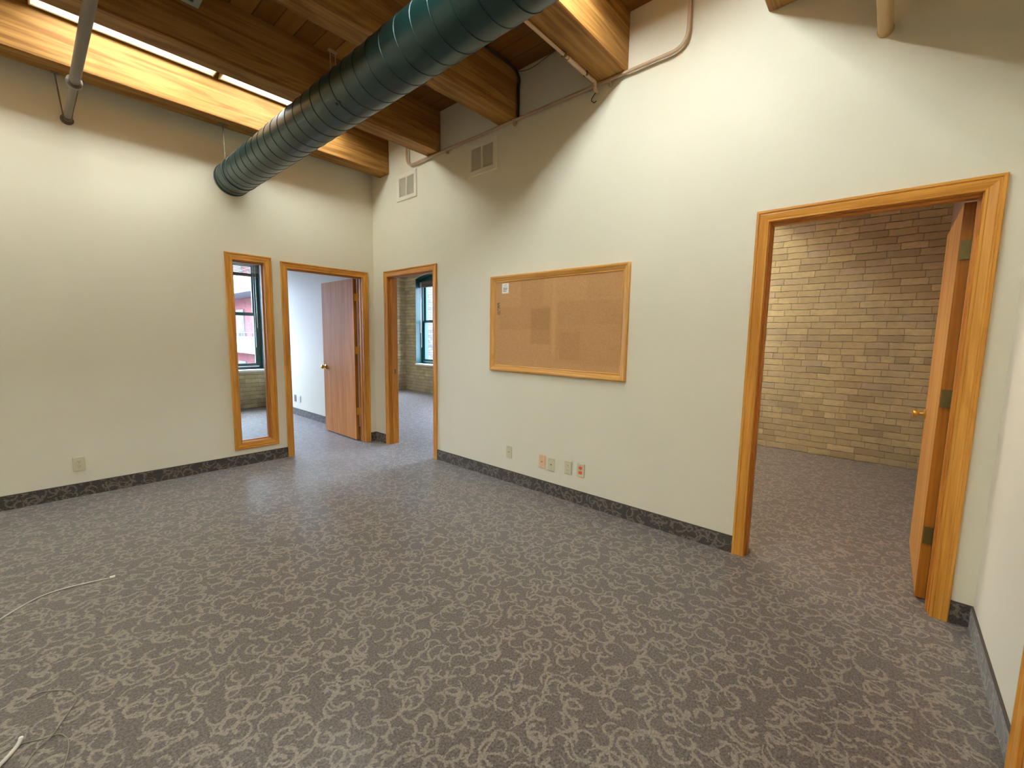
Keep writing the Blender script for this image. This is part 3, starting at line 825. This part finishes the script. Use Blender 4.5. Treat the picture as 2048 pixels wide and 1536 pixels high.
for dx in (-.055, .075): obj('plate', bxo(PX+dx-.02, PX+dx+.02, -.222, -.19, BB-.004, BB, .001), 'pipe', t)
t = thing('wall_pipe', 'tan painted pipe entering the wall above the wide doorway', 'pipe', (-.02, -4.70, 2.86))
obj('pipe', tube(nb(), [(-3.0, -4.70, 2.865), (-.006, -4.70, 2.865)], .030, 20), 'pipetan', t, True)
obj('collar', lathe(nb(), [(0,0), (.033,0), (.033,.012), (0,.012)], (1,0,0), (-.0135, -4.70, 2.865), 20), 'pipetan', t, True)

# conduits on the corkboard wall
cx, cz = -.032, 3.158
t = thing('wall_conduit', 'thin beige conduit along the wall under the beam ends', 'conduit', (cx, -2.2, cz))
pts = bend([(cx,-.765,DECK), (cx,-.765,cz), (cx,-3.745,cz+.008), (cx,-3.745,DECK)], .11, 8)
obj('conduit', tube(nb(), pts, .012, 10), 'conduit', t, True)
for y in (-1.42, -2.30, -3.20):
    bm = nb(); tube(bm, [(cx-.002, y-.008, cz+.001), (cx-.002, y+.008, cz+.001)], .0145, 10)
    box(bm, cx+.004, -.001, y-.008, y+.008, cz-.03, cz-.008)
    obj('clip', bm, 'conduit', t)
by = -3.112
t = thing('beam_conduit', 'beige conduit clipped under the edge of the fourth beam', 'conduit', (-.6, by, cz))
obj('conduit', tube(nb(), bend([(-3.2, by, cz+.004), (-.085, by, cz+.004), (-.085, by, cz-.03)], .02, 5), .011, 10), 'conduit', t, True)
obj('coupling', tube(nb(), [(-.42, by, cz+.003), (-.22, by, cz+.003)], .0155, 12), 'conduit', t, True)
obj('elbow', tube(nb(), bend([(-.22, by, cz+.002), (-.075, by, cz+.002), (-.075, by, cz-.045), (-.034, by, cz-.045)], .016, 5), .013, 10), 'conduit', t, True)
for x in (-.46, -.20): obj('clip', bxo(x-.008, x+.008, by-.016, by+.016, cz-.010, cz+.017, .001), 'oldbrass', t)
t = tag(obj('cable', tube(nb(), catmull([(-1.5,-2.345,3.545), (-1.0,-2.347,3.548), (-.5,-2.345,3.545), (-.12,-2.345,3.54), (-.02,-2.342,3.50), (-.014,-2.338,3.40), (-.014,-2.337,3.25), (-.016,-2.337,3.17)], 8), .010, 8), 'cable_dark', None, True),
        'dark cable running down the wall beside the third beam', 'cable')
tag(obj('loose_wire', tube(nb(), catmull([(-.10,-2.29,3.565), (-.05,-2.345,3.53), (-.03,-2.42,3.515), (-.03,-2.52,3.51), (-.03,-2.60,3.525), (-.02,-2.66,3.545), (-.02,-2.72,3.548), (-.012,-2.755,3.53)], 6), .0035, 6), 'wire', None, True),
    'loose thin wire curling across the wall between third and fourth beams', 'wire')
tag(obj('hanging_hook', tube(nb(), catmull([(-.012,-3.09,3.13), (-.03,-3.075,3.10), (-.03,-3.06,3.075), (-.02,-3.075,3.058), (-.02,-3.095,3.062)], 6), .003, 6), 'cable_dark', None, True),
    'tiny dark wire hook on the wall under the fourth beam', 'hook')

# ------------------------------------------------------------------ wall grilles
def grille(label, y0, y1, z0, z1):
    t = thing('vent_grille', label, 'vent', (0, (y0+y1)/2, z0), 'wall return grilles')
    bm = nb(); x = -.012; b = .045
    R = []
    for u, d in [(0,.0005), (0,.006), (.006,.013), (b-.004,.013), (b,.010), (b,.0005)]:
        R.append([bm.verts.new((-d, a, z)) for a, z in ((y0+u, z0+u), (y1-u, z0+u), (y1-u, z1-u), (y0+u, z1-u))])
    for a, c in zip(R, R[1:]):
        for k in range(4): bm.faces.new((a[k], a[(k+1)%4], c[(k+1)%4], c[k]))
    obj('frame', bm, 'grille', t)
    ym = (y0+y1)/2
    obj('mullion', bxo(-.011, -.001, ym-.009, ym+.009, z0+b, z1-b, .001), 'grille', t)
    obj('backing', bxo(-.0018, -.0008, y0+b, y1-b, z0+b, z1-b), 'grilleback', t)
    for s, (a, c) in enumerate(((y0+b, ym-.009), (ym+.009, y1-b))):
        bm = nb(); n = 24; h = (z1-z0-2*b)/n
        for k in range(n):
            z = z0+b+k*h
            vs = [bm.verts.new(p) for p in ((-.0088,a,z+.001), (-.0088,c,z+.001), (-.0050,c,z+h*.78), (-.0050,a,z+h*.78), (-.008,a,z+.0002), (-.008,c,z+.0002))]
            bm.faces.new(vs[:4]); bm.faces.new((vs[0], vs[1], vs[5], vs[4]))
        o = obj('louvres', bm, 'grille', t); o['kind'] = 'stuff'
    return t
grille('white louvred grille near the corner, brightly lit', -.902, -.535, 2.832, 3.118)
grille('louvred grille in shadow under the third beam end', -2.085, -1.71, 2.835, 3.125)

# ------------------------------------------------------------------ corkboard
y0, y1, z0, z1 = -3.4185, -2.0361, 1.0326, 1.8923
t = thing('corkboard', 'large cork bulletin board in a moulded oak frame', 'bulletin board', (0, y1, z0))
FW = .058
BP = [(0,0), (0,.008), (.006,.013), (.010,.010), (.014,.013), (.040,.026), (.050,.027), (.057,.022), (.058,0)]
obj('frame', casing(nb(), 'x', 0, -1, y0+FW, y1-FW, z0+FW, z1-FW, [(u, d) for u, d in BP], True), ['bframe_z','bframe_y'], t)
pan = obj('cork_panel', bxo(-.006, -.001, y0+FW-.004, y1-FW+.004, z0+FW-.004, z1-FW+.004), 'cork', t, origin=(0, y1-FW, z0+FW))
bm = nb(); yy = y1-FW-.022; zz = 1.655
for k, (w, h) in enumerate([(.034,.006), (.02,.008), (.036,.005), (.026,.009), (.034,.006), (.012,.010), (.038,.004), (.038,.003), (.038,.005), (.038,.003), (.036,.004)]):
    box(bm, -.0066, -.0059, yy-w, yy, zz-h, zz); zz -= h+.0045
o = obj('stamped_marks', bm, 'stamp', t); o['label'] = 'dark stamped print at the left edge of the cork'; o['kind'] = 'stuff'
st = thing('paper_label', 'small white printed label stuck on the cork top left corner', 'label', (-.0062, -2.21, 1.78))
bm = nb()
pts = []
ya, yb, za, zb, r = -2.252, -2.172, 1.735, 1.823, .008
for cy, cz_, s in ((yb-r, zb-r, 0), (ya+r, zb-r, 1), (ya+r, za+r, 2), (yb-r, za+r, 3)):
    for k in range(5):
        a = PI/2*s+PI/2*k/4; pts.append((cy+r*math.cos(a), cz_+r*math.sin(a)))
f0 = [bm.verts.new((-.0062, p[0], p[1])) for p in pts]; f1 = [bm.verts.new((-.0070, p[0], p[1])) for p in pts]
bm.faces.new(f0); bm.faces.new(f1)
for k in range(len(pts)): bm.faces.new((f0[k], f0[(k+1)%len(pts)], f1[(k+1)%len(pts)], f1[k]))
obj('sheet', bm, 'paper', st)
bm = nb()
for z, a, b, h in [(1.809,.010,.06,.002), (1.792,.012,.068,.0025), (1.781,.014,.066,.006), (1.769,.014,.060,.005), (1.757,.014,.052,.006)]:
    box(bm, -.0074, -.0069, yb-b, yb-a, z-h, z)
o = obj('print', bm, 'ink', st); o['kind'] = 'stuff'

# ------------------------------------------------------------------ wall plates
# modelled facing -y around the origin, then turned
def plate(label, kind, mat, group, loc, rotz, name='wall_outlet', cat='outlet', bodymat='ivory', rec=None):
    t = bpy.data.objects.new(name, None); t.empty_display_size = .05; C.objects.link(t)
    tag(t, label, cat, group)
    bm = bxo(-.035, .035, -.0065, -.0005, -.057, .057, .0035, seg=2)
    obj('plate', bm, bodymat, t)
    if kind == 'duplex':
        for z in (.0195, -.0195):
            bm = nb(); n = 20; f = []
            for d in (-.0065, -.0092):
                ring = []
                for k in range(n):
                    a = 2*PI*k/n
                    ring.append(bm.verts.new((.017*math.cos(a), d, z+max(-.0125, min(.0125, .0165*math.sin(a))))))
                f.append(ring)
            bm.faces.new(f[0]); bm.faces.new(f[1])
            for k in range(n): bm.faces.new((f[0][k], f[0][(k+1)%n], f[1][(k+1)%n], f[1][k]))
            r = obj('receptacle', bm, rec or bodymat, t)
            bm = nb()
            for x in (-.0062, .0062): box(bm, x-.0011, x+.0011, -.0097, -.0091, z-.001, z+.007)
            lathe(bm, [(0,0), (.0024,0), (.0024,.0006), (0,.0006)], (0,-1,0), (0, -.0091, z-.007), 8)
            o = obj('slots', bm, 'slot', r); o['kind'] = 'stuff'
        obj('screw', lathe(nb(), [(0,0), (.003,0), (.003,.001), (0,.0015)], (0,-1,0), (0,-.0062,0), 8), 'screw', t)
    else:
        if kind == 'jack':
            obj('jack', bxo(-.007, .007, -.0075, -.006, -.007, .007, .0008), bodymat, t)
            obj('jack_hole', bxo(-.0048, .0048, -.0081, -.0073, -.0045, .0045), 'slot', t)
        else:
            bm = lathe(nb(), [(0,0), (.013,0), (.012,.002), (.0065,.003), (.0055,.010), (0,.010)], (0,-1,0), (0,-.006,0), 16)
            obj('connector_ring', bm, bodymat, t)
            obj('connector_pin', lathe(nb(), [(0,0), (.0042,0), (.0042,.0008), (0,.0008)], (0,-1,0), (0,-.0158,0), 10), 'slot', t)
        for z in (.042, -.042):
            obj('screw', lathe(nb(), [(0,0), (.003,0), (.003,.001), (0,.0015)], (0,-1,0), (0,-.0062,z), 8), 'screw', t)
    t.location = loc; t.rotation_euler = (0,0,rotz)
    return t
G = 'wall plates under the corkboard'
RB = -PI/2                                # facing -y turned to face -x
plate('ivory phone jack plate standing alone, left of the row under the corkboard', 'jack', None, G, (0,-2.285,.287), RB, 'phone_outlet', 'wall plate')
plate('peach coax plate under the corkboard beside an ivory one', 'coax', None, G, (0,-2.670,.278), RB, 'cable_outlet', 'wall plate', 'tanpl')
plate('ivory jack plate close to the right of the peach plate', 'jack', None, G, (0,-2.768,.270), RB, 'phone_outlet', 'wall plate')
plate('ivory double power outlet between jack plate and orange outlet', 'duplex', None, G, (0,-2.938,.281), RB)
plate('double power outlet with orange receptacles, last in the row', 'duplex', None, G, (0,-3.060,.285), RB, bodymat='ivory', rec='orange')
plate('ivory double power outlet alone low on the left wall', 'duplex', None, None, (-2.682,0,.269), 0)
plate('grey jack plate through the first doorway, beside a white outlet', 'jack', None, 'wall plates in the first office', (0,2.50,.276), RB, 'phone_outlet', 'wall plate', 'greypl')
plate('white outlet through the first doorway, nearer the open door', 'duplex', None, 'wall plates in the first office', (0,2.318,.279), RB, bodymat='white')

# ------------------------------------------------------------------ cables on the carpet
t = thing('data_cable', 'thin white data cable with a clear plug end on the carpet', 'cable', (-2.8, -1.75, 0))
pts = [(-2.688,-1.757,.004), (-2.70,-1.754,.004), (-2.759,-1.738,.004), (-2.851,-1.719,.004), (-2.939,-1.732,.004), (-3.021,-1.801,.004), (-3.10,-1.90,.004), (-3.22,-2.10,.004), (-3.30,-2.35,.004)]
obj('cord', tube(nb(), catmull(pts, 8), .0032, 8), 'cablew', t, True)
bm = bxo(-.011, .011, -.006, .006, .001, .010, .001)
bmesh.ops.transform(bm, matrix=Matrix.Translation((-2.672,-1.758,0)) @ Matrix.Rotation(-.1, 4, 'Z'), verts=bm.verts)
obj('plug', bm, 'white', t)
t = thing('cable_end', 'thick white cable end poking in at the bottom left of the carpet', 'cable', (-3.02, -2.84, 0))
obj('sheath', tube(nb(), catmull([(-2.9965,-2.812,.0075), (-2.999,-2.822,.007), (-3.008,-2.845,.007), (-3.024,-2.872,.007), (-3.05,-2.905,.007), (-3.11,-2.95,.007), (-3.25,-3.0,.007)], 6), .0062, 10), 'cablew', t, True)
obj('tip', tube(nb(), [(-2.9955,-2.807,.0078), (-2.9968,-2.814,.0073)], .0067, 10), 'white', t, True)
wp = [(-3.25,-2.88,.003), (-3.10,-2.84,.003), (-3.018,-2.829,.003), (-2.985,-2.836,.003), (-2.946,-2.858,.003), (-2.918,-2.868,.003), (-2.903,-2.886,.003), (-2.893,-2.93,.003), (-2.897,-2.984,.003), (-2.915,-3.06,.003), (-2.96,-3.15,.003)]
tag(obj('loose_wire', tube(nb(), catmull(wp, 6), .0017, 6), 'wire', None, True), 'hair thin wire looping beside the thick white cable end', 'wire')
wp = [(-3.00,-2.98,.0055), (-2.972,-2.915,.0055), (-2.948,-2.885,.0058), (-2.925,-2.862,.006), (-2.897,-2.80,.004), (-2.868,-2.74,.003), (-2.863,-2.70,.003), (-2.872,-2.66,.003), (-2.90,-2.62,.003), (-2.945,-2.585,.003), (-2.985,-2.585,.003)]
tag(obj('loose_wire', tube(nb(), catmull(wp, 6), .0017, 6), 'wire', None, True), 'hair thin wire arching over the carpet above the bottom left corner', 'wire')

# ------------------------------------------------------------------ outside: street, building across it, neighbouring wing
tag(obj('street_ground', bxo(-60, 60, YB+.36, 90, -5.2, -5.0), 'asphalt'), 'grey street below the windows', 'street', kind='structure')
bd = thing('apartment_building', 'red brick building with pale green balconies outside the sidelight window', 'building', (6, 22, -5))
bm = bxo(6.2, 16, 10, 40, -5, 14)
obj('facade', bm, 'redbrick', bd)
for k in range(-2, 4):
    zf = .46+3.24*k
    obj('balcony_slab', bxo(4.85, 6.2, 10, 40, zf-.24, zf, .01), 'concrete', bd)
    obj('balcony_panel', bxo(4.85, 4.90, 10, 40, zf+.0, zf+.66, .01), 'palegreen', bd)
    bm = nb(); tube(bm, [(4.875,10,zf+.86), (4.875,40,zf+.86)], .025, 6)
    for y in range(10, 41, 1): tube(bm, [(4.875,y,zf+.6), (4.875,y,zf+.86)], .015, 6)
    obj('railing', bm, 'darkglass', bd)
    for y in (13, 16.5, 19.2, 22.4, 25.5, 29):
        f = obj('window', bxo(6.12, 6.22, y, y+1.3, zf+.3, zf+2.3, .01), 'concrete', bd)
        obj('pane', bxo(6.105, 6.13, y+.1, y+1.2, zf+.4, zf+2.2), 'darkglass', f)
tag(obj('neighbour_wing', bxo(4.0, 12, 5.6, 9.0, -5, 9), 'brickout'), 'pale weathered brick wing outside the arched window', 'building', kind='structure')

# ------------------------------------------------------------------ daylight, camera, view
w = bpy.data.worlds.new('overcast sky'); SC.world = w; w.use_nodes = True
nt = w.node_tree; nt.nodes.clear()
o = nt.nodes.new('ShaderNodeOutputWorld'); bg = nt.nodes.new('ShaderNodeBackground')
tc = nt.nodes.new('ShaderNodeTexCoord'); sx = nt.nodes.new('ShaderNodeSeparateXYZ'); rp = nt.nodes.new('ShaderNodeValToRGB')
nt.links.new(tc.outputs['Generated'], sx.inputs[0]); nt.links.new(sx.outputs[2], rp.inputs[0])
rp.color_ramp.elements[0].position = 0; rp.color_ramp.elements[0].color = (.40,.48,.66,1)
rp.color_ramp.elements[1].position = .8; rp.color_ramp.elements[1].color = (2.4,2.9,4.0,1)
nt.links.new(rp.outputs[0], bg.inputs[0]); bg.inputs[1].default_value = 17.0
nt.links.new(bg.outputs[0], o.inputs[0])
def portal(axis, d, a0, a1, z0, z1, toward):
    L = bpy.data.lights.new('window_portal', 'AREA'); L.shape = 'RECTANGLE'; L.size = a1-a0; L.size_y = z1-z0
    L.cycles.is_portal = True
    ob = bpy.data.objects.new('window_portal', L); C.objects.link(ob)
    ob.location = ((a0+a1)/2, d, (z0+z1)/2) if axis == 'y' else (d, (a0+a1)/2, (z0+z1)/2)
    ob.rotation_euler = Vector(toward).to_track_quat('-Z', 'Y').to_euler()
for W_ in (WA, WA2): portal('y', YA+.34, W_[0], W_[1], W_[2], W_[4], (0,-1,0))
for W_ in (WB, WB2, WB3): portal('x', XE+.34, W_[0], W_[1], W_[2], W_[4], (-1,0,0))

cam = bpy.data.cameras.new('camera'); co = bpy.data.objects.new('camera', cam); C.objects.link(co)
cam.sensor_width = 36; cam.lens = 852.4374/2048*36; cam.clip_start = .02
R_ = ((.66204,-.74903,.0), )
yaw, pitch, roll = math.radians(-48.6135), math.radians(-6.368), math.radians(.9122)
fwd = Vector((-math.sin(yaw)*math.cos(pitch), math.cos(yaw)*math.cos(pitch), math.sin(pitch)))
rt = Vector((math.cos(yaw), math.sin(yaw), 0)); up = rt.cross(fwd)
r2 = rt*math.cos(roll)+up*math.sin(roll); u2 = -rt*math.sin(roll)+up*math.cos(roll)
mw = Matrix((r2, u2, -fwd)).transposed().to_4x4(); mw.translation = (-2.8868, -4.8477, 1.3514)
co.matrix_world = mw
SC.camera = co
SC.view_settings.view_transform = 'Standard'; SC.view_settings.look = 'None'
SC.view_settings.gamma = 1; SC.view_settings.use_curve_mapping = False
SC.view_settings.exposure = 0.0
cy = SC.cycles
cy.max_bounces = 10; cy.diffuse_bounces = 6; cy.glossy_bounces = 3; cy.transmission_bounces = 4; cy.transparent_max_bounces = 12
cy.sample_clamp_indirect = 8; cy.caustics_reflective = False; cy.caustics_refractive = False
cy.use_denoising = True
